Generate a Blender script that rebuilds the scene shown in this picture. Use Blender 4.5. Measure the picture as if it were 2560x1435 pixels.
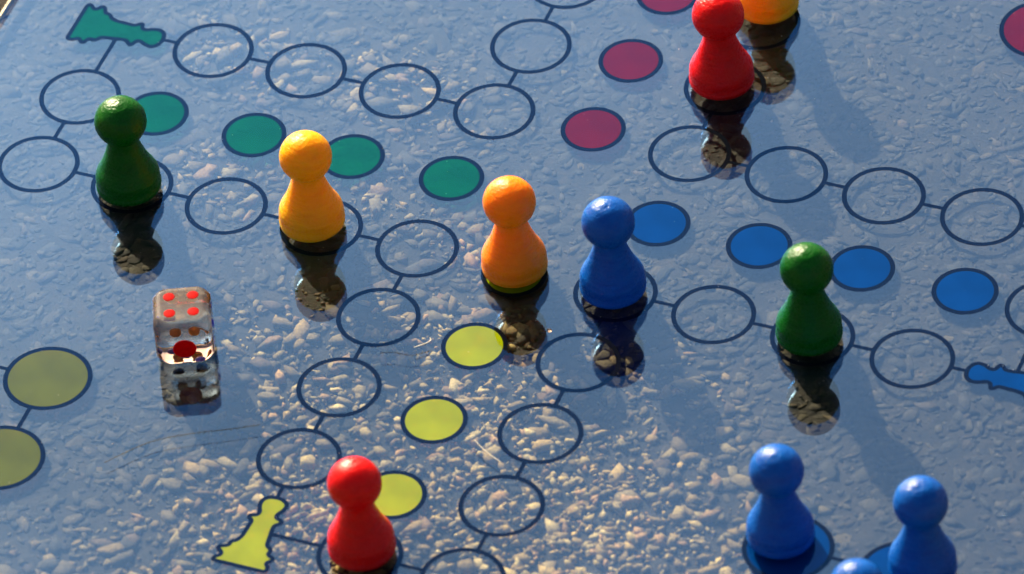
import bpy, bmesh, math, random
import numpy as np
from mathutils import Matrix, Vector, noise as mnoise

for o in list(bpy.data.objects): bpy.data.objects.remove(o)
scn = bpy.context.scene
COL = scn.collection
scn.unit_settings.system = 'METRIC'
scn.unit_settings.scale_length = 0.02          # one unit = one step of the board = 2 cm
rng = np.random.default_rng(11)
random.seed(7)

# ------------------------------------------------------------------ camera
cam_d = bpy.data.cameras.new('camera'); cam = bpy.data.objects.new('camera', cam_d); COL.objects.link(cam)
R = Matrix(((0.9301934554, -0.2078825067, 0.3025309883),
            (0.3616180585, 0.6604885526, -0.6580176681),
            (-0.0630278923, 0.7214843971, 0.6895561975)))
cam.matrix_world = Matrix.Translation((22.74165, -50.608165, 51.724339)) @ R.to_4x4()
cam_d.sensor_width = 36.0
cam_d.lens = 19618.4666 / 2560 * 36.0
cam_d.clip_start = 1.0; cam_d.clip_end = 20000.0
cam_d.dof.use_dof = True
cam_d.dof.focus_distance = 75.9
cam_d.dof.aperture_fstop = 0.5
scn.camera = cam

# ------------------------------------------------------------------ sky, sun, exposure
SUN_EL, SUN_AZ = math.radians(28.0), math.radians(134.5)
world = bpy.data.worlds.new('World'); scn.world = world; world.use_nodes = True
nt = world.node_tree; nt.nodes.clear()
def N(nt, t, **k):
    n = nt.nodes.new(t)
    for a, b in k.items():
        if a in n.inputs and not hasattr(n, a): n.inputs[a].default_value = b
        else: setattr(n, a, b)
    return n
def setin(n, **k):
    for a, b in k.items(): n.inputs[a.replace('_', ' ')].default_value = b
    return n
sky = nt.nodes.new('ShaderNodeTexSky'); sky.sky_type = 'NISHITA'; sky.sun_disc = False
sky.sun_elevation = SUN_EL
sky.sun_rotation = math.pi / 2 - SUN_AZ
sky.altitude = 0; sky.air_density = 1.0; sky.dust_density = 8.0; sky.ozone_density = 1.0
tc = nt.nodes.new('ShaderNodeTexCoord')
nz = setin(nt.nodes.new('ShaderNodeTexNoise'), Scale=7.484, Detail=3.0, Roughness=0.5)
mp = nt.nodes.new('ShaderNodeMapping'); mp.inputs['Location'].default_value = (1.267, 0.058, 0.949)
nt.links.new(tc.outputs['Generated'], mp.inputs['Vector']); nt.links.new(mp.outputs[0], nz.inputs['Vector'])
cr = nt.nodes.new('ShaderNodeValToRGB')             # thin uneven veil of cloud over the whole sky
cr.color_ramp.elements[0].position = 0.38; cr.color_ramp.elements[0].color = (0.60, 0.62, 0.64, 1)
cr.color_ramp.elements[1].position = 0.66; cr.color_ramp.elements[1].color = (1.03, 1.04, 1.06, 1)
nt.links.new(nz.outputs['Fac'], cr.inputs[0])
mx = nt.nodes.new('ShaderNodeMix'); mx.data_type = 'RGBA'; mx.blend_type = 'MULTIPLY'; mx.inputs['Factor'].default_value = 1.0
nt.links.new(cr.outputs[0], mx.inputs['B']); nt.links.new(sky.outputs[0], mx.inputs['A'])
bg = nt.nodes.new('ShaderNodeBackground'); bg.inputs['Strength'].default_value = 0.07
nt.links.new(mx.outputs['Result'], bg.inputs['Color'])
ow = nt.nodes.new('ShaderNodeOutputWorld'); nt.links.new(bg.outputs[0], ow.inputs[0])

sd = bpy.data.lights.new('sun', 'SUN'); sun = bpy.data.objects.new('sun', sd); COL.objects.link(sun)
sd.energy = 5.0; sd.angle = math.radians(0.53); sd.color = (1.0, 0.85, 0.60)
L = Vector((math.cos(SUN_EL) * math.cos(SUN_AZ), math.cos(SUN_EL) * math.sin(SUN_AZ), math.sin(SUN_EL)))
sun.rotation_euler = L.to_track_quat('Z', 'Y').to_euler()

scn.view_settings.view_transform = 'Standard'
scn.view_settings.look = 'None'
scn.view_settings.gamma = 1.0
scn.view_settings.exposure = 1.35
scn.render.engine = 'CYCLES'
scn.cycles.max_bounces = 14
scn.cycles.transparent_max_bounces = 16
scn.cycles.transmission_bounces = 12
scn.cycles.caustics_refractive = False

# ------------------------------------------------------------------ helpers
def link(o, parent=None):
    COL.objects.link(o)
    if parent: o.parent = parent
    return o
def mesh_obj(name, verts, faces, mat, parent=None, smooth=False):
    me = bpy.data.meshes.new(name); me.from_pydata([tuple(v) for v in verts], [], faces); me.update()
    if mat: me.materials.append(mat)
    if smooth: me.polygons.foreach_set('use_smooth', [True] * len(me.polygons))
    return link(bpy.data.objects.new(name, me), parent)
def empty(name, loc=(0, 0, 0), rz=0.0):
    o = bpy.data.objects.new(name, None); o.location = loc; o.rotation_euler = (0, 0, rz); o.empty_display_size = .2
    return link(o)
def tag(o, label=None, cat=None, group=None, kind=None):
    for k, v in (('label', label), ('category', cat), ('group', group), ('kind', kind)):
        if v: o[k] = v
    return o
def new_mat(name):
    m = bpy.data.materials.new(name); m.use_nodes = True; m.node_tree.nodes.clear()
    out = m.node_tree.nodes.new('ShaderNodeOutputMaterial')
    return m, m.node_tree, out
def ramp(nt, pts):
    c = nt.nodes.new('ShaderNodeValToRGB')
    el = c.color_ramp.elements
    while len(el) < len(pts): el.new(0.5)
    for e, (p, col) in zip(el, pts): e.position = p; e.color = (*col, 1)
    return c

# ------------------------------------------------------------------ materials
def paint_mat(name, base, lo=None, rough=0.25, bump=0.10, sss=0.0):
    """glossy lacquer over turned wood: faint grain, brush marks and small dents"""
    m, t, out = new_mat(name)
    p = t.nodes.new('ShaderNodeBsdfPrincipled')
    co = t.nodes.new('ShaderNodeTexCoord')
    mpn = t.nodes.new('ShaderNodeMapping'); mpn.inputs['Scale'].default_value = (6, 6, 26)
    oi = t.nodes.new('ShaderNodeObjectInfo')
    ad = t.nodes.new('ShaderNodeVectorMath'); ad.operation = 'MULTIPLY_ADD'
    ad.inputs[1].default_value = (7, 5, 3)
    t.links.new(oi.outputs['Random'], ad.inputs[0]); t.links.new(co.outputs['Object'], ad.inputs[2])
    t.links.new(ad.outputs[0], mpn.inputs['Vector'])
    n1 = setin(t.nodes.new('ShaderNodeTexNoise'), Scale=1.0, Detail=6.0, Roughness=0.62)
    t.links.new(mpn.outputs[0], n1.inputs['Vector'])
    n2 = setin(t.nodes.new('ShaderNodeTexNoise'), Scale=42.0, Detail=3.0, Roughness=0.6)
    t.links.new(ad.outputs[0], n2.inputs['Vector'])
    lo = lo or tuple(c * .78 for c in base)
    c = ramp(t, [(0.3, lo), (0.62, base)])
    t.links.new(n1.outputs['Fac'], c.inputs[0]); t.links.new(c.outputs[0], p.inputs['Base Color'])
    r = t.nodes.new('ShaderNodeMapRange'); r.inputs['To Min'].default_value = rough - .06; r.inputs['To Max'].default_value = rough + .12
    t.links.new(n2.outputs['Fac'], r.inputs['Value']); t.links.new(r.outputs[0], p.inputs['Roughness'])
    p.inputs['Specular IOR Level'].default_value = 0.13
    if sss:                                            # subsurface glow added to redden and lift the shaded sides
        p.inputs['Subsurface Weight'].default_value = sss
        p.inputs['Subsurface Radius'].default_value = (1.0, 0.16, 0.03); p.inputs['Subsurface Scale'].default_value = 0.22
    p.inputs['Coat Weight'].default_value = 0.16; p.inputs['Coat Roughness'].default_value = 0.13
    add = t.nodes.new('ShaderNodeMath'); add.operation = 'MULTIPLY_ADD'; add.inputs[1].default_value = 0.35
    t.links.new(n2.outputs['Fac'], add.inputs[0]); t.links.new(n1.outputs['Fac'], add.inputs[2])
    b = t.nodes.new('ShaderNodeBump'); b.inputs['Strength'].default_value = 0.55; b.inputs['Distance'].default_value = bump * .3
    t.links.new(add.outputs[0], b.inputs['Height']); t.links.new(b.outputs[0], p.inputs['Normal']); t.links.new(b.outputs[0], p.inputs['Coat Normal'])
    t.links.new(p.outputs[0], out.inputs[0])
    return m
M = {}
M['green'] = paint_mat('green_paint', (0.0004, 0.095, 0.0008), (0.0003, 0.07, 0.0005))
M['yellow'] = paint_mat('yellow_paint', (0.95, 0.44, 0.001), (0.90, 0.35, 0.001), sss=.6)
M['orange'] = paint_mat('orange_paint', (0.95, 0.26, 0.001), (0.90, 0.20, 0.001), sss=.6)
M['red'] = paint_mat('red_paint', (0.72, 0.002, 0.001), (0.62, 0.002, 0.001), sss=.5)
M['blue'] = paint_mat('blue_paint', (0.0003, 0.095, 0.42), (0.0003, 0.06, 0.34))

def glass_sheet_mat(name, f0, tint):
    m, t, out = new_mat(name)
    g = t.nodes.new('ShaderNodeNewGeometry')
    d = t.nodes.new('ShaderNodeVectorMath'); d.operation = 'DOT_PRODUCT'
    t.links.new(g.outputs['Normal'], d.inputs[0]); t.links.new(g.outputs['Incoming'], d.inputs[1])
    a = t.nodes.new('ShaderNodeMath'); a.operation = 'ABSOLUTE'; t.links.new(d.outputs['Value'], a.inputs[0])
    s = t.nodes.new('ShaderNodeMath'); s.operation = 'SUBTRACT'; s.inputs[0].default_value = 1.0; s.use_clamp = True
    t.links.new(a.outputs[0], s.inputs[1])
    p = t.nodes.new('ShaderNodeMath'); p.operation = 'POWER'; p.inputs[1].default_value = 5.0; t.links.new(s.outputs[0], p.inputs[0])
    r = t.nodes.new('ShaderNodeMapRange'); r.inputs['To Min'].default_value = f0; r.inputs['To Max'].default_value = 1.0
    t.links.new(p.outputs[0], r.inputs['Value'])
    tr = t.nodes.new('ShaderNodeBsdfTransparent'); tr.inputs[0].default_value = (0.97, 0.985, 0.975, 1)
    gl = t.nodes.new('ShaderNodeBsdfGlossy'); gl.inputs['Roughness'].default_value = 0.0; gl.inputs['Color'].default_value = (*tint, 1)
    mix = t.nodes.new('ShaderNodeMixShader')
    t.links.new(r.outputs[0], mix.inputs[0]); t.links.new(tr.outputs[0], mix.inputs[1]); t.links.new(gl.outputs[0], mix.inputs[2])
    t.links.new(mix.outputs[0], out.inputs[0])
    return m
M['glass'] = glass_sheet_mat('clear_glass', 0.064, (0.055, 0.25, 0.80))  # reflection tinted blue, standing in for a bluer sky
M['glass_back'] = glass_sheet_mat('clear_glass_back', 0.128, (0.33, 0.60, 1.0))     # underside mirrors more, sky haze put into its tint

def ink(name, col, clear=0.0, trans=0.35, through=None):
    """printed ink on the back of the glass: diffuse, letting some light through"""
    m, t, out = new_mat(name)
    co = t.nodes.new('ShaderNodeTexCoord')
    n = setin(t.nodes.new('ShaderNodeTexNoise'), Scale=2.2, Detail=4.0, Roughness=0.6)
    t.links.new(co.outputs['Object'], n.inputs['Vector'])
    c = ramp(t, [(0.35, tuple(v * .82 for v in col)), (0.65, tuple(min(1, v * 1.08) for v in col))])
    t.links.new(n.outputs['Fac'], c.inputs[0])
    d = t.nodes.new('ShaderNodeBsdfDiffuse'); tl = t.nodes.new('ShaderNodeBsdfTranslucent'); tp = t.nodes.new('ShaderNodeBsdfTransparent')
    for x in (d, tl) + (() if through else (tp,)): t.links.new(c.outputs[0], x.inputs[0])
    if through: tp.inputs[0].default_value = (*through, 1)
    m1 = t.nodes.new('ShaderNodeMixShader'); m1.inputs[0].default_value = trans
    t.links.new(d.outputs[0], m1.inputs[1]); t.links.new(tl.outputs[0], m1.inputs[2])
    m2 = t.nodes.new('ShaderNodeMixShader'); m2.inputs[0].default_value = clear
    t.links.new(m1.outputs[0], m2.inputs[1]); t.links.new(tp.outputs[0], m2.inputs[2])
    t.links.new(m2.outputs[0], out.inputs[0])
    return m
M['black_ink'] = ink('black_ink', (0.004, 0.005, 0.008), 0.0, 0.0)
M['teal_ink'] = ink('teal_ink', (0.001, 0.115, 0.045), 0.35, 0.0, (.02, .75, .5))
M['yellow_ink'] = ink('yellow_ink', (0.36, 0.43, 0.001), 0.35, 0.0, (.95, .30, .02))
M['darker_yellow_ink'] = ink('darker_yellow_ink', (0.115, 0.135, 0.002), 0.25, 0.0, (.9, .35, .02))  # base discs, a darker yellow than the home discs
M['red_ink'] = ink('red_ink', (0.13, 0.003, 0.003), 0.25, 0.0, (.9, .05, .05))
M['blue_ink'] = ink('blue_ink', (0.001, 0.045, 0.22), 0.25, 0.0, (.03, .2, .8))

def stone_mat():
    m, t, out = new_mat('crushed_stone')
    p = t.nodes.new('ShaderNodeBsdfPrincipled'); p.inputs['Roughness'].default_value = 0.72
    p.inputs['Specular IOR Level'].default_value = 0.35
    at = t.nodes.new('ShaderNodeAttribute'); at.attribute_name = 'tint'
    co = t.nodes.new('ShaderNodeTexCoord')
    n = setin(t.nodes.new('ShaderNodeTexNoise'), Scale=30.0, Detail=6.0, Roughness=0.75); t.links.new(co.outputs['Object'], n.inputs['Vector'])
    c = ramp(t, [(0.3, (0.45, 0.40, 0.34)), (0.68, (1.25, 1.22, 1.15))]); t.links.new(n.outputs['Fac'], c.inputs[0])
    mu = t.nodes.new('ShaderNodeMix'); mu.data_type = 'RGBA'; mu.blend_type = 'MULTIPLY'; mu.inputs['Factor'].default_value = 1.0
    t.links.new(at.outputs['Color'], mu.inputs['A']); t.links.new(c.outputs[0], mu.inputs['B'])
    t.links.new(mu.outputs['Result'], p.inputs['Base Color'])
    b = t.nodes.new('ShaderNodeBump'); b.inputs['Strength'].default_value = 1.0; b.inputs['Distance'].default_value = 0.03
    t.links.new(n.outputs['Fac'], b.inputs['Height']); t.links.new(b.outputs[0], p.inputs['Normal'])
    t.links.new(p.outputs[0], out.inputs[0])
    return m
M['stone'] = stone_mat()

def ground_mat():
    m, t, out = new_mat('dark_asphalt')
    p = t.nodes.new('ShaderNodeBsdfPrincipled'); p.inputs['Roughness'].default_value = 0.8
    p.inputs['Specular IOR Level'].default_value = 0.3
    co = t.nodes.new('ShaderNodeTexCoord')
    n = setin(t.nodes.new('ShaderNodeTexNoise'), Scale=3.5, Detail=8.0, Roughness=0.7); t.links.new(co.outputs['Object'], n.inputs['Vector'])
    c = ramp(t, [(0.3, (0.005, 0.004, 0.003)), (0.7, (0.022, 0.017, 0.010))]); t.links.new(n.outputs['Fac'], c.inputs[0])
    v = setin(t.nodes.new('ShaderNodeTexVoronoi'), Scale=9.0); t.links.new(co.outputs['Object'], v.inputs['Vector'])
    vr = ramp(t, [(0.15, (0.4, 0.4, 0.42)), (0.85, (1.9, 1.75, 1.6))])
    t.links.new(v.outputs['Color'], vr.inputs[0])
    mu = t.nodes.new('ShaderNodeMix'); mu.data_type = 'RGBA'; mu.blend_type = 'MULTIPLY'; mu.inputs['Factor'].default_value = 1.0
    t.links.new(c.outputs[0], mu.inputs['A']); t.links.new(vr.outputs[0], mu.inputs['B'])
    ln = t.nodes.new('ShaderNodeVectorMath'); ln.operation = 'LENGTH'; t.links.new(co.outputs['Object'], ln.inputs[0])
    mr = t.nodes.new('ShaderNodeMapRange'); mr.inputs['From Min'].default_value = 8.0; mr.inputs['From Max'].default_value = 13.0
    t.links.new(ln.outputs['Value'], mr.inputs['Value'])
    c2 = ramp(t, [(0.3, (0.44, 0.31, 0.18)), (0.7, (0.62, 0.46, 0.29))]); t.links.new(n.outputs['Fac'], c2.inputs[0])
    mf = t.nodes.new('ShaderNodeMix'); mf.data_type = 'RGBA'      # ground beyond lightened, added to bounce warm light back
    t.links.new(mr.outputs[0], mf.inputs['Factor']); t.links.new(mu.outputs['Result'], mf.inputs['A']); t.links.new(c2.outputs[0], mf.inputs['B'])
    t.links.new(mf.outputs['Result'], p.inputs['Base Color'])
    n2 = setin(t.nodes.new('ShaderNodeTexNoise'), Scale=38.0, Detail=5.0, Roughness=0.7); t.links.new(co.outputs['Object'], n2.inputs['Vector'])
    b = t.nodes.new('ShaderNodeBump'); b.inputs['Strength'].default_value = 1.0; b.inputs['Distance'].default_value = 0.02
    t.links.new(n2.outputs['Fac'], b.inputs['Height']); t.links.new(b.outputs[0], p.inputs['Normal'])
    t.links.new(p.outputs[0], out.inputs[0])
    return m
M['ground'] = ground_mat()

# ------------------------------------------------------------------ ground
GZ = -0.145
inner = np.linspace(-9, 9, 300)
outer = 9 + np.geomspace(0.3, 3000, 26)
xs = np.concatenate([-outer[::-1], inner, outer])
n = len(xs)
X, Y = np.meshgrid(xs, xs, indexing='ij')
Zs = np.full(X.shape, GZ)
def ground_z(x, y):
    v = mnoise.noise(Vector((x * 2.3, y * 2.3, 1.7))) * .014 + mnoise.noise(Vector((x * 6.1, y * 6.1, 5.2))) * .004
    return GZ + v
for i in range(n):
    if abs(xs[i]) > 9: continue
    for j in range(n):
        if abs(xs[j]) > 9: continue
        Zs[i, j] = ground_z(xs[i], xs[j])
V = np.stack([X, Y, Zs], -1).reshape(-1, 3)
idx = np.arange(n * n).reshape(n, n)
F = np.stack([idx[:-1, :-1], idx[1:, :-1], idx[1:, 1:], idx[:-1, 1:]], -1).reshape(-1, 4)
def np_mesh(name, V, F, mat, smooth=False):
    me = bpy.data.meshes.new(name)
    k = F.shape[1]
    me.vertices.add(len(V)); me.vertices.foreach_set('co', V.astype(np.float32).ravel())
    me.loops.add(F.size); me.loops.foreach_set('vertex_index', F.astype(np.int32).ravel())
    me.polygons.add(len(F)); me.polygons.foreach_set('loop_start', np.arange(0, F.size, k, dtype=np.int32))
    me.polygons.foreach_set('loop_total', np.full(len(F), k, dtype=np.int32))
    if smooth: me.polygons.foreach_set('use_smooth', [True] * len(F))
    me.materials.append(mat); me.update(calc_edges=True); me.validate()
    return me
ground = link(bpy.data.objects.new('ground', np_mesh('ground', V, F, M['ground'], True)))
tag(ground, 'dark asphalt ground under the glass game board', kind='structure')

# stones: where the crushed stone lies loose, with the sunlit patch painted in
def blob(x, y, cx, cy, ax, ay, ang):
    c, s = math.cos(ang), math.sin(ang)
    u = ((x - cx) * c + (y - cy) * s) / ax; v = (-(x - cx) * s + (y - cy) * c) / ay
    return np.exp(-(u * u + v * v) ** 1.3)
def loose_sunlit(x, y):
    a = np.zeros_like(x)
    for cx, cy, ax, ay, an, w in (
        (1.6, -4.2, 2.3, 1.5, -.55, 1.0), (0.35, -3.0, 1.0, 1.0, 0, 1.0), (-0.5, -2.1, .8, .7, 0, .75),
        (-1.15, -3.2, .75, .6, 0, .8), (-.6, -4.6, 1.5, 1.0, .5, .95), (2.9, -4.0, 1.2, .8, -.3, .75),
        (-2.05, 1.15, .9, .5, -.3, .5), (-3.7, 1.15, .7, .45, -.2, .5), (1.85, -1.95, .9, .5, -.5, .45),
        (-2.0, -2.5, .8, .6, .4, .5), (-1.8, -.3, .8, .5, 0, .4), (-3.2, -.6, .7, .5, 0, .35),
        (3.0, -5.6, 2.2, 1.2, -.3, .9), (-.6, -.8, .6, .4, 0, .4), (-1.2, -6.2, 1.5, 1, 0, .6)):
        a = np.maximum(a, w * blob(x, y, cx, cy, ax, ay, an))
    return a
# angular 12-corner chips
phi = (1 + 5 ** .5) / 2
ICO = np.array([(-1, phi, 0), (1, phi, 0), (-1, -phi, 0), (1, -phi, 0), (0, -1, phi), (0, 1, phi), (0, -1, -phi), (0, 1, -phi), (phi, 0, -1), (phi, 0, 1), (-phi, 0, -1), (-phi, 0, 1)]) / np.sqrt(1 + phi * phi)
IF = np.array([(0, 11, 5), (0, 5, 1), (0, 1, 7), (0, 7, 10), (0, 10, 11), (1, 5, 9), (5, 11, 4), (11, 10, 2), (10, 7, 6), (7, 1, 8), (3, 9, 4), (3, 4, 2), (3, 2, 6), (3, 6, 8), (3, 8, 9), (4, 9, 5), (2, 4, 11), (6, 2, 10), (8, 6, 7), (9, 8, 1)])
def rot_many(a, b, c):
    ca, sa, cb, sb, cc, sc = np.cos(a), np.sin(a), np.cos(b), np.sin(b), np.cos(c), np.sin(c)
    z = np.zeros_like(a); o = np.ones_like(a)
    Rz = np.stack([ca, -sa, z, sa, ca, z, z, z, o], -1).reshape(-1, 3, 3)
    Rx = np.stack([o, z, z, z, cb, -sb, z, sb, cb], -1).reshape(-1, 3, 3)
    Ry = np.stack([cc, z, sc, z, o, z, -sc, z, cc], -1).reshape(-1, 3, 3)
    return Rz @ Rx @ Ry
def stone_tints(k, l):
    warm = np.array([(0.42, 0.28, 0.08), (0.48, 0.35, 0.12), (0.34, 0.23, 0.07), (0.42, 0.24, 0.09), (0.52, 0.40, 0.17), (0.30, 0.22, 0.09)])
    t = warm[rng.integers(0, len(warm), k)] * rng.uniform(.7, 1.25, (k, 1))
    return t * ((0.042 + 1.28 * l) * rng.choice([.3, .8, 1.5, 2.4], k, p=[.35, .3, .25, .1]) ** (1.15 - l))[:, None]  # looser stones brighter: sun patch put into the stone colour
def gravel(nst, smin, smax, area, keep):
    x = rng.uniform(-area, area, nst); y = rng.uniform(-area, area, nst)
    l = loose_sunlit(x, y)
    ok = rng.uniform(0, 1, nst) < keep(l)
    x, y, l = x[ok], y[ok], l[ok]; k = len(x)
    s = smin * (smax / smin) ** (rng.uniform(0, 1, k) ** 1.8)
    sc = np.stack([s * rng.uniform(.8, 1.45, k), s * rng.uniform(.42, .9, k), s * rng.uniform(.35, .8, k)], -1)
    Vv = ICO[None] * rng.uniform(.42, 1.35, (k, 12, 1)) * sc[:, None, :]
    Rm = rot_many(rng.uniform(0, 6.28, k), rng.normal(0, 1, k) * (.03 + .34 * l), rng.normal(0, 1, k) * (.03 + .34 * l))
    Vv = np.einsum('kij,kvj->kvi', Rm, Vv)
    gz = np.array([ground_z(a, b) for a, b in zip(x, y)])
    top = Vv[:, :, 2].max(1)
    cut = top * (.22 + .7 * l)                            # worn flat where the gravel is rolled in
    Vv[:, :, 2] = np.minimum(Vv[:, :, 2], cut[:, None]); top = cut
    proud = np.minimum(.006 + rng.uniform(-.006, .005, k) + s * .95 * l, .058)
    zc = np.minimum(gz + proud - top, -.083 - top)
    Vv[:, :, 0] += x[:, None]; Vv[:, :, 1] += y[:, None]; Vv[:, :, 2] += zc[:, None]
    Fv = (IF[None] + 12 * np.arange(k)[:, None, None]).reshape(-1, 3)
    return Vv.reshape(-1, 3), Fv, np.repeat(stone_tints(k, l), 12, 0)
AREA = 7.6
parts = [gravel(24000, .05, .15, AREA, lambda l: .75 - .45 * l),
         gravel(30000, .022, .05, AREA, lambda l: .5 - .2 * l),
         gravel(40000, .024, .072, AREA, lambda l: .01 + .99 * l ** 1.3),
         gravel(30000, .012, .028, AREA, lambda l: .04 + .96 * l)]
off = 0; Vs, Fs, Ts = [], [], []
for v, f, t in parts:
    Vs.append(v); Fs.append(f + off); Ts.append(t); off += len(v)
me = np_mesh('gravel', np.concatenate(Vs), np.concatenate(Fs), M['stone'])
def set_tint(me, T):
    a = me.attributes.new('tint', 'FLOAT_COLOR', 'POINT')
    a.data.foreach_set('color', np.concatenate([T, np.ones((len(T), 1))], 1).astype(np.float32).ravel())
set_tint(me, np.concatenate(Ts))
tag(link(bpy.data.objects.new('gravel', me)), 'small crushed stones bedded in the dark asphalt under the glass', kind='stuff')

# the larger stones, one object each, children of the ground
protos = []
for q in range(20):
    bm = bmesh.new(); bmesh.ops.create_icosphere(bm, subdivisions=2 if q % 2 else 1, radius=1)
    sx, sy, sz = random.uniform(1.0, 1.5), random.uniform(.6, 1.0), random.uniform(.25, .45)
    pl = [(Vector((random.gauss(0, 1), random.gauss(0, 1), random.gauss(0, .8))).normalized(), random.uniform(.5, .85)) for _ in range(9)]
    for v in bm.verts:
        for nn, d in pl:                                  # chip flat facets off the lump
            e = v.co.dot(nn) - d
            if e > 0: v.co -= nn * e
        v.co = Vector((v.co.x * sx, v.co.y * sy, v.co.z * sz)) * (1 + .12 * mnoise.noise(v.co * 2.5 + Vector((q, 0, 0))))
    m_ = bpy.data.meshes.new('stone'); bm.to_mesh(m_); bm.free(); m_.materials.append(M['stone'])
    tn = stone_tints(1, np.array([.06 if q % 4 else .85]))[0]
    if q % 4 == 0: tn = tn * 1.2
    set_tint(m_, np.tile(tn, (len(m_.vertices), 1))); protos.append((m_, max(v.co.z for v in m_.vertices)))
cnt = 0; placed = []
while cnt < 290:
    u, v = random.uniform(0, 1), random.uniform(0, 1)
    # inside the visible quadrilateral of ground
    p = (Vector((-6.4, 1.1)) * (1 - u) + Vector((3.4, 4.1)) * u) * (1 - v) + (Vector((-3.1, -6.3)) * (1 - u) + Vector((5.9, -3.4)) * u) * v
    r = random.uniform(.075, .15) if random.random() < .85 else random.uniform(.15, .21)
    if any((p - a).length < (r + b) * .9 for a, b in placed): continue
    placed.append((p, r))
    l = float(loose_sunlit(np.array([p.x]), np.array([p.y]))[0])
    pale = random.random() < .06 + .8 * l             # pale stones paint the sunlit patch where the gravel is loose
    m_, zt = random.choice([q for i, q in enumerate(protos) if (i % 4 == 0) == pale])
    o = bpy.data.objects.new('stone', m_); link(o, ground)
    o.scale = (r, r, r); o.rotation_euler = (random.gauss(0, .12), random.gauss(0, .12), random.uniform(0, 6.28))
    o.location = (p.x, p.y, min(ground_z(p.x, p.y) + .004 + .035 * l - zt * r, -.085 - zt * r))
    cnt += 1

# ------------------------------------------------------------------ the board
HB = 6.26; SEP = 0.076; PZ = -SEP + .0022
board = empty('game_board', (0, 0, 0))
tag(board, 'clear glass game board printed with circles and coloured discs, lying over gravel', 'game board')
bx = bmesh.new(); bmesh.ops.create_cube(bx, size=1)
for v in bx.verts: v.co = Vector((v.co.x * 2 * HB, v.co.y * 2 * HB, (v.co.z - .5) * SEP))
me = bpy.data.meshes.new('glass_sheet'); bx.to_mesh(me); bx.free(); me.materials.append(M['glass']); me.materials.append(M['glass_back'])
for p_ in me.polygons: p_.material_index = 1 if p_.normal.z < -.5 else 0
link(bpy.data.objects.new('glass_sheet', me), board)
# edge of the sheet: thin strips, gold mottle painted for sun glints
def edge_mat():
    m, t, out = new_mat('edge_glint')
    p = t.nodes.new('ShaderNodeBsdfPrincipled'); p.inputs['Roughness'].default_value = .35
    co = t.nodes.new('ShaderNodeTexCoord'); n = setin(t.nodes.new('ShaderNodeTexNoise'), Scale=30.0, Detail=4.0)
    t.links.new(co.outputs['Object'], n.inputs['Vector'])
    c = ramp(t, [(.35, (.10, .06, .02)), (.6, (.75, .58, .28))]); t.links.new(n.outputs['Fac'], c.inputs[0])
    t.links.new(c.outputs[0], p.inputs['Base Color'])
    b = t.nodes.new('ShaderNodeBump'); b.inputs['Distance'].default_value = .02; t.links.new(n.outputs['Fac'], b.inputs['Height']); t.links.new(b.outputs[0], p.inputs['Normal'])
    t.links.new(p.outputs[0], out.inputs[0]); return m
M['edge'] = edge_mat()
for sx in range(4):
    v = [(-HB - .03, HB + .001, -SEP), (HB + .03, HB + .001, -SEP), (HB + .03, HB + .001, -.006), (-HB - .03, HB + .001, -.006),
         (-HB - .03, HB + .03, -SEP + .01), (HB + .03, HB + .03, -SEP + .01), (HB + .03, HB + .03, -.016), (-HB - .03, HB + .03, -.016)]
    o = mesh_obj('glass_edge', v, [(0, 1, 2, 3), (4, 7, 6, 5), (0, 4, 5, 1), (3, 2, 6, 7), (0, 3, 7, 4), (1, 5, 6, 2)], M['edge'], board)
    o.rotation_euler = (0, 0, sx * math.pi / 2)

def annulus(ri, ro, seg=96):
    a = np.linspace(0, 2 * math.pi, seg, endpoint=False)
    v = [(ri * math.cos(t), ri * math.sin(t), 0) for t in a] + [(ro * math.cos(t), ro * math.sin(t), 0) for t in a]
    f = [(i, (i + 1) % seg, seg + (i + 1) % seg, seg + i)[::-1] for i in range(seg)]
    return v, f
def disc_mesh(name, r, mat, seg=96):
    a = np.linspace(0, 2 * math.pi, seg, endpoint=False)
    me = bpy.data.meshes.new(name); me.from_pydata([(r * math.cos(t), r * math.sin(t), 0) for t in a], [], [tuple(range(seg))]); me.materials.append(mat); return me
def ring_mesh(name, ri, ro):
    v, f = annulus(ri, ro); me = bpy.data.meshes.new(name); me.from_pydata(v, [], f); me.materials.append(M['black_ink']); return me
RF = (.359, .406); RH = (.273, .320); RB = (.382, .429)
mring = ring_mesh('field_ring', *RF); mhome = ring_mesh('home_ring', *RH); mbase = ring_mesh('base_ring', *RB)
PX, PY = -0.0324, 0.0704                       # where the print lies on the back of the sheet
def put(name, me, x, y, z=PZ, rz=0):
    o = bpy.data.objects.new(name, me); o.location = (x + PX, y + PY, z); o.rotation_euler = (0, 0, rz); return link(o, board)
B = 1.0224
def lat(v): return 0 if v == 0 else math.copysign(B + abs(v) - 1, v)
path = []
def rot4(p, k):
    x, y = p
    for _ in range(k): x, y = -y, x
    return x, y
arm = [(1, -4), (1, -3), (1, -2), (1, -1), (2, -1), (3, -1), (4, -1), (5, -1), (5, 0), (5, 1)]
for k in range(4):
    for p in arm: path.append(rot4(p, k))
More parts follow.
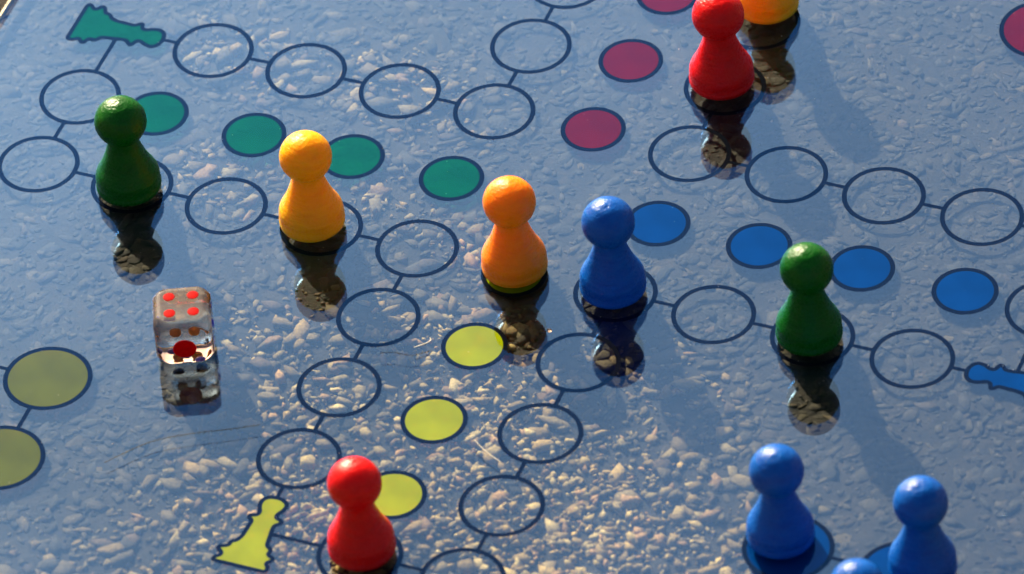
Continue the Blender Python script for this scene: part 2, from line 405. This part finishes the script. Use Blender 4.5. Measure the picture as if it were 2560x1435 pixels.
# order: walk the loop; start figures stand on (-5,1), (-1,-5), (5,-1), (1,5)
STARTS = {(-1, -5): ('yellow_ink', 0), (5, -1): ('blue_ink', 1), (1, 5): ('red_ink', 2), (-5, 1): ('teal_ink', 3)}
for p in path:
    if p not in STARTS: put('field_ring', mring, lat(p[0]), lat(p[1]))
def line(p0, p1, g0, g1, w=.041, name='connecting_line'):
    a, b = Vector(p0), Vector(p1); d = (b - a).normalized(); a = a + d * g0; b = b - d * g1
    s = Vector((-d.y, d.x)) * w / 2; a = a + Vector((PX, PY)); b = b + Vector((PX, PY))
    return mesh_obj(name, [(a.x + s.x, a.y + s.y, PZ), (a.x - s.x, a.y - s.y, PZ), (b.x - s.x, b.y - s.y, PZ), (b.x + s.x, b.y + s.y, PZ)], [(0, 1, 2, 3)], M['black_ink'], board)
for i, p in enumerate(path):
    q = path[(i + 1) % len(path)]
    a, b = (lat(p[0]), lat(p[1])), (lat(q[0]), lat(q[1]))
    def gap(p, other):
        if p not in STARTS: return RF[1] - .004
        k = STARTS[p][1]
        hd = rot4((0, 1), k)                               # the way the printed figure points
        return .47 if (other[0] - p[0], other[1] - p[1]) == hd else .13
    line(a, b, gap(p, q), gap(q, p))
homes = {'yellow_ink': 0, 'blue_ink': 1, 'red_ink': 2, 'teal_ink': 3}
for ink_, k in homes.items():
    dm = disc_mesh('home_disc', RH[0], M[ink_])
    for j in range(4):
        x, y = rot4((0, -(1.07 + 1.043 * j)), k)
        put('home_disc', dm, x, y); put('home_ring', mhome, x, y)
base_inks = {'darker_yellow_ink': 0, 'blue_ink': 1, 'red_ink': 2, 'teal_ink': 3}
for ink_, k in base_inks.items():
    dm = disc_mesh('base_disc', RB[0], M[ink_]); c = []
    for (x0, y0) in ((-3.725, -3.75), (-4.85, -3.75), (-4.85, -4.87), (-3.725, -4.87)):
        x, y = rot4((x0, y0), k); c.append((x, y))
        put('base_disc', dm, x, y); put('base_ring', mbase, x, y)
    for j in range(4): line(c[j], c[(j + 1) % 4], RB[1] - .004, RB[1] - .004)
FIG = [(-0.259, -0.471), (0.268, -0.471), (0.268, -0.411), (0.226, -0.363), (0.285, -0.294), (0.199, -0.257), (0.213, -0.192), (0.148, -0.151), (0.138, -0.073), (0.111, 0.107), (0.154, 0.144), (0.171, 0.183), (0.091, 0.212), (0.088, 0.255), (0.122, 0.318), (0.134, 0.377), (0.112, 0.418), (0.057, 0.451), (0.005, 0.456), (-0.053, 0.448), (-0.098, 0.423), (-0.122, 0.371), (-0.113, 0.305), (-0.08, 0.24), (-0.089, 0.193), (-0.155, 0.172), (-0.153, 0.148), (-0.107, 0.108), (-0.112, 0.031), (-0.118, -0.1), (-0.141, -0.165), (-0.192, -0.199), (-0.19, -0.252), (-0.271, -0.288), (-0.275, -0.314), (-0.215, -0.362), (-0.224, -0.399), (-0.266, -0.433)]
def chaikin(P, it=2):
    P = [Vector(p) for p in P]
    for _ in range(it):
        Q = []
        for i in range(len(P)):
            a, b = P[i], P[(i + 1) % len(P)]
            Q += [a * .8 + b * .2, a * .2 + b * .8] if (b - a).length < .4 else [a * .97 + b * .03, a * .03 + b * .97]
        P = Q
    return P
FP = chaikin(FIG, 2)
def offset_poly(P, d):
    out = []
    k = len(P)
    for i in range(k):
        t = (P[(i + 1) % k] - P[i - 1]).normalized()
        out.append(P[i] + Vector((t.y, -t.x)) * d)
    return out
fo, fi = offset_poly(FP, .022), offset_poly(FP, -.022)
k_ = len(FP)
fill_me = {}
out_me = bpy.data.meshes.new('figure_outline')
out_me.from_pydata([(p.x, p.y, 0) for p in fi] + [(p.x, p.y, 0) for p in fo], [], [(i, k_ + i, k_ + (i + 1) % k_, (i + 1) % k_) for i in range(k_)])
out_me.materials.append(M['black_ink'])
for p, (ink_, k) in STARTS.items():
    x, y = lat(p[0]), lat(p[1])
    put('figure_outline', out_me, x, y, PZ + .0004, k * math.pi / 2)
    fm = bpy.data.meshes.new('figure_fill'); fm.from_pydata([(q.x, q.y, 0) for q in FP], [], [tuple(range(k_))]); fm.materials.append(M[ink_])
    put('figure_fill', fm, x, y, PZ, k * math.pi / 2)

# ------------------------------------------------------------------ pawns
def lathe(prof, seg=72):
    v = []; f = []
    for r, z in prof:
        for i in range(seg):
            a = 2 * math.pi * i / seg; v.append((r * math.cos(a), r * math.sin(a), z))
    for j in range(len(prof) - 1):
        for i in range(seg):
            a, b = j * seg + i, j * seg + (i + 1) % seg
            f.append((a, b, b + seg, a + seg))
    f.append(tuple(range(seg))[::-1])
    f.append(tuple((len(prof) - 1) * seg + i for i in range(seg)))
    return v, f
def catmull(P, n=6):
    out = []
    for i in range(len(P) - 1):
        p0, p1, p2, p3 = P[max(i - 1, 0)], P[i], P[i + 1], P[min(i + 2, len(P) - 1)]
        for s in range(n):
            t = s / n
            out.append(tuple(.5 * ((2 * p1[k]) + (-p0[k] + p2[k]) * t + (2 * p0[k] - 5 * p1[k] + 4 * p2[k] - p3[k]) * t * t + (-p0[k] + 3 * p1[k] - 3 * p2[k] + p3[k]) * t ** 3) for k in (0, 1)))
    out.append(P[-1]); return out
BODY = [(.290, .0), (.307, .003), (.316, .012), (.318, .03), (.3185, .06), (.315, .064), (.314, .12)] + catmull([(.314, .14), (.309, .18), (.292, .225), (.252, .30), (.217, .38), (.188, .46), (.167, .53), (.153, .60), (.149, .66)], 4)
HR, HZ = .254, .848
def pawn(name, x, y, paint, label, cat='game pawn', tilt=(0, 0), seed=0, group=None):
    root = empty(name, (x, y, 0.0008)); root.rotation_euler = (.006 * math.sin(seed * 7), .006 * math.cos(seed * 5), random.uniform(0, 6.28))
    root.scale = (1 + .008 * math.sin(seed * 3), 1 + .008 * math.sin(seed * 3), 1 + .006 * math.cos(seed * 11))
    tag(root, label, cat, 'wooden pawns standing on the glass game board')
    v, f = lathe(BODY)
    mesh_obj('body', v, f, paint, root, smooth=True)
    bm = bmesh.new(); bmesh.ops.create_uvsphere(bm, u_segments=96, v_segments=64, radius=HR)
    for q in bm.verts:
        d = q.co.normalized()
        s = 1 + .006 * mnoise.noise(d * 2.2 + Vector((seed, 0, 0))) + .0022 * mnoise.noise(d * 9 + Vector((0, seed, 0)))
        # small turned nub and dent at the crown left by the lathe
        c = Vector((math.sin(.16) * math.cos(seed), math.sin(.16) * math.sin(seed), math.cos(.16)))
        a = d.angle(c)
        s += .010 * math.exp(-(a / .10) ** 2) - .010 * math.exp(-((a - .19) / .05) ** 2)
        q.co = d * HR * s
        q.co.z = q.co.z * .985 + HZ
    m_ = bpy.data.meshes.new('head'); bm.to_mesh(m_); bm.free(); m_.materials.append(paint)
    m_.polygons.foreach_set('use_smooth', [True] * len(m_.polygons))
    link(bpy.data.objects.new('head', m_), root)
    return root
pawn('pawn', -4.039, -1.038, M['green'], 'green wooden pawn at the far left, next to the teal discs', seed=1.0)
pawn('pawn', -2.134, -0.972, M['yellow'], 'bright yellow wooden pawn standing in front of the teal discs', seed=2.3)
pawn('pawn', -0.029, -0.976, M['orange'], 'orange yellow wooden pawn in the centre of the board, just left of a blue pawn', seed=3.1)
pawn('pawn', 0.976, -0.963, M['blue'], 'blue wooden pawn beside the orange one near the board centre', seed=4.4)
pawn('pawn', 2.978, -1.001, M['green'], 'green wooden pawn on the right, next to the blue discs', seed=5.2)
pawn('pawn', 0.954, 2.114, M['red'], 'red wooden pawn at the back, in front of a cut off yellow pawn', seed=6.7)
pawn('pawn', 1.000, 3.290, M['yellow'], 'yellow wooden pawn at the top edge behind the red pawn, only its base in view', seed=7.5)
pawn('pawn', -0.012, -4.927, M['red'], 'red wooden pawn in the foreground beside the yellow chess figure print', seed=8.1)
pawn('pawn', 3.628, -3.601, M['blue'], 'blue wooden pawn lower right, standing on the leftmost blue base disc', seed=9.6)
pawn('pawn', 5.009, -3.587, M['blue'], 'blue wooden pawn nearest the right edge of the photo', seed=10.2)
pawn('pawn', 4.816, -4.758, M['blue'], 'blue wooden pawn at the bottom edge, only the top of its head in view', seed=11.9)

# ------------------------------------------------------------------ the die
def die_glass():
    m, t, out = new_mat('clear_acrylic')
    g = t.nodes.new('ShaderNodeBsdfPrincipled')
    g.inputs['Base Color'].default_value = (1.0, .70, .50, 1); g.inputs['Transmission Weight'].default_value = 0.95
    g.inputs['Roughness'].default_value = 0.0; g.inputs['IOR'].default_value = 1.49
    t.links.new(g.outputs[0], out.inputs[0]); return m
def plain(name, col, rough=.35, spec=.3):
    m, t, out = new_mat(name); p = t.nodes.new('ShaderNodeBsdfPrincipled')
    co = t.nodes.new('ShaderNodeTexCoord'); n = setin(t.nodes.new('ShaderNodeTexNoise'), Scale=18.0, Detail=3.0); t.links.new(co.outputs['Object'], n.inputs['Vector'])
    c = ramp(t, [(.3, tuple(v * .8 for v in col)), (.7, col)]); t.links.new(n.outputs['Fac'], c.inputs[0]); t.links.new(c.outputs[0], p.inputs['Base Color'])
    p.inputs['Roughness'].default_value = rough; p.inputs['Specular IOR Level'].default_value = spec; t.links.new(p.outputs[0], out.inputs[0]); return m
M['acrylic'] = die_glass()
M['pip_red'] = plain('red_enamel_lightened', (.85, .002, .002), .6, .03); M['pip_front'] = M['pip_red']; M['pip_red'] = plain('red_enamel_dimmed', (.42, .001, .001), .6, .03); M['pip_blue'] = plain('blue_enamel', (.02, .02, .55), .5, .1); M['pip_yellow'] = plain('yellow_enamel', (.95, .42, .02), .5, .1)  # one red: front pip lightened for sun through the die, top pips dimmed
DS, DR = .278, .085
die = empty('die', (-2.625, -2.945, DS + .001), math.radians(24.4))
tag(die, 'clear transparent die with four red pips on top and one large red pip in front', 'die')
bm = bmesh.new(); bmesh.ops.create_cube(bm, size=2); bmesh.ops.subdivide_edges(bm, edges=bm.edges[:], cuts=25, use_grid_fill=True)
for v in bm.verts:
    c = Vector([math.copysign(abs(t) ** .62, t) for t in v.co])       # crowd the grid towards the rounded edges
    p = c * DS
    core = Vector([max(-DS + DR, min(DS - DR, t)) for t in p])
    d = p - core
    v.co = core + (d.normalized() * DR if d.length > 1e-9 else d)
    # rounded further by a sphere, as a tumbled die is
    L_ = v.co.length; lim = DS * 1.40
    if L_ > lim: v.co *= (lim + (L_ - lim) * .25) / L_
me = bpy.data.meshes.new('cube_body'); bm.to_mesh(me); bm.free(); me.materials.append(M['acrylic'])
me.polygons.foreach_set('use_smooth', [True] * len(me.polygons))
link(bpy.data.objects.new('cube_body', me), die)
def pip(u, v, face, r, mat):
    bm = bmesh.new(); bmesh.ops.create_uvsphere(bm, u_segments=32, v_segments=16, radius=1)
    for q in bm.verts: q.co = Vector((q.co.x * r, q.co.y * r, (q.co.z * .5 if q.co.z < 0 else q.co.z * .12) * r))
    m_ = bpy.data.meshes.new('pip'); bm.to_mesh(m_); bm.free(); m_.materials.append(mat)
    m_.polygons.foreach_set('use_smooth', [True] * len(m_.polygons))
    o = link(bpy.data.objects.new('pip', m_), die)
    ax = {'top': ((0, 0, 1), (1, 0, 0)), 'bottom': ((0, 0, -1), (1, 0, 0)), 'front': ((0, -1, 0), (1, 0, 0)), 'back': ((0, 1, 0), (-1, 0, 0)), 'right': ((1, 0, 0), (0, 1, 0)), 'left': ((-1, 0, 0), (0, -1, 0))}[face]
    nz_, ux = Vector(ax[0]), Vector(ax[1]); uy = nz_.cross(ux)
    o.matrix_local = Matrix.Translation(nz_ * (DS - .002) + ux * u + uy * v) @ Matrix((ux, uy, nz_)).transposed().to_4x4()
for a in (-1, 1):
    for b in (-1, 1): pip(a * .113, b * .113, 'top', .058, M['pip_red'])
pip(0, -.045, 'front', .112, M['pip_front'])
for v in (-.12, 0, .12):
    for u in (-.09, .09): pip(u, v, 'back', .054, M['pip_yellow'])
for a in (-1, 0, 1): pip(a * .13, a * .13, 'bottom', .054, M['pip_blue'])
for a, b in ((-1, -1), (-1, 1), (1, -1), (1, 1), (0, 0)): pip(a * .12, b * .12, 'right', .045, M['pip_blue'])
for a in (-1, 1): pip(a * .11, a * .11, 'left', .056, M['pip_yellow'])

# ------------------------------------------------------------------ hairs, chips and dust lying on the glass
def tube(name, pts, r, mat, parent=None):
    P = [Vector(p) for p in catmull3(pts)]
    v = []; f = []; sg = 5
    for i, p in enumerate(P):
        t = (P[min(i + 1, len(P) - 1)] - P[max(i - 1, 0)]).normalized(); s = t.cross(Vector((0, 0, 1))).normalized(); u = s.cross(t)
        for j in range(sg):
            a = 2 * math.pi * j / sg; v.append(p + (s * math.cos(a) + u * math.sin(a)) * r)
    for i in range(len(P) - 1):
        for j in range(sg):
            a, b = i * sg + j, i * sg + (j + 1) % sg; f.append((a, b, b + sg, a + sg))
    return mesh_obj(name, v, f, mat, parent, True)
def catmull3(P, n=8):
    out = []
    for i in range(len(P) - 1):
        p0, p1, p2, p3 = P[max(i - 1, 0)], P[i], P[i + 1], P[min(i + 2, len(P) - 1)]
        for s in range(n):
            t = s / n
            out.append(tuple(.5 * ((2 * p1[k]) + (-p0[k] + p2[k]) * t + (2 * p0[k] - 5 * p1[k] + 4 * p2[k] - p3[k]) * t * t + (-p0[k] + 3 * p1[k] - 3 * p2[k] + p3[k]) * t ** 3) for k in (0, 1, 2)))
    out.append(P[-1]); return out
M['hair'] = plain('brown_hair', (.035, .025, .02), .4)
M['straw'] = plain('pale_straw', (.75, .66, .5), .5)
h = .004
tag(tube('hair', [(-2.753, -4.629, h), (-2.441, -4.24, h), (-2.11, -4.023, h + .004), (-1.8, -3.86, h), (-1.543, -3.715, h)], .0035, M['hair']), 'long dark hair lying on the glass in front of the die', 'hair', 'hairs lying on the glass')
tag(tube('hair', [(-.822, -2.475, h), (-.697, -2.429, h), (-.6, -2.425, h), (-.503, -2.402, h), (-.377, -2.306, h)], .003, M['hair']), 'short wavy hair lying on the glass left of the upper lime disc', 'hair', 'hairs lying on the glass')
tag(tube('dry_stalk', [(-.54, -2.31, h), (-.47, -2.24, h), (-.425, -2.18, h), (-.44, -2.14, h)], .005, M['straw']), 'tiny bent straw stalk on the glass beside the upper lime disc', 'stalk', 'tiny dry stalks on the glass')
tag(tube('dry_stalk', [(.459, -3.291, h), (.62, -3.40, h), (.798, -3.489, h)], .004, M['straw']), 'thin straight pale fibre on the glass below the middle lime disc', 'stalk', 'tiny dry stalks on the glass')
dv, df = lathe([(.026, 0.0005), (.025, .006), (.020, .012), (.011, .016), (.002, .017)], 24)
d_ = mesh_obj('water_drop', dv, df, M['acrylic'], None, True); d_.location = (.605, -1.70, .0006)
tag(d_, 'tiny clear water drop on the glass to the right of the orange pawn reflection', 'drop')
V = []; F = []
for i in range(900):
    u, v = random.uniform(0, 1), random.uniform(0, 1)
    p = (Vector((-6.2, 1.1)) * (1 - u) + Vector((3.4, 4.1)) * u) * (1 - v) + (Vector((-3.1, -6.1)) * (1 - u) + Vector((5.9, -3.4)) * u) * v
    s = random.uniform(.0015, .0045) * (2.0 if random.random() < .06 else 1)
    k = len(V); a = random.uniform(0, 6.28); e = random.uniform(.3, 1)
    for t in range(4): V.append((p.x + s * math.cos(a + t * 1.57) * (e if t % 2 else 1), p.y + s * math.sin(a + t * 1.57) * (e if t % 2 else 1), .0006))
    V.append((p.x, p.y, .0006 + s)); F += [(k + t, k + (t + 1) % 4, k + 4) for t in range(4)]
tag(mesh_obj('dust', V, F, M['straw']), 'fine pale dust specks scattered over the glass', kind='stuff')
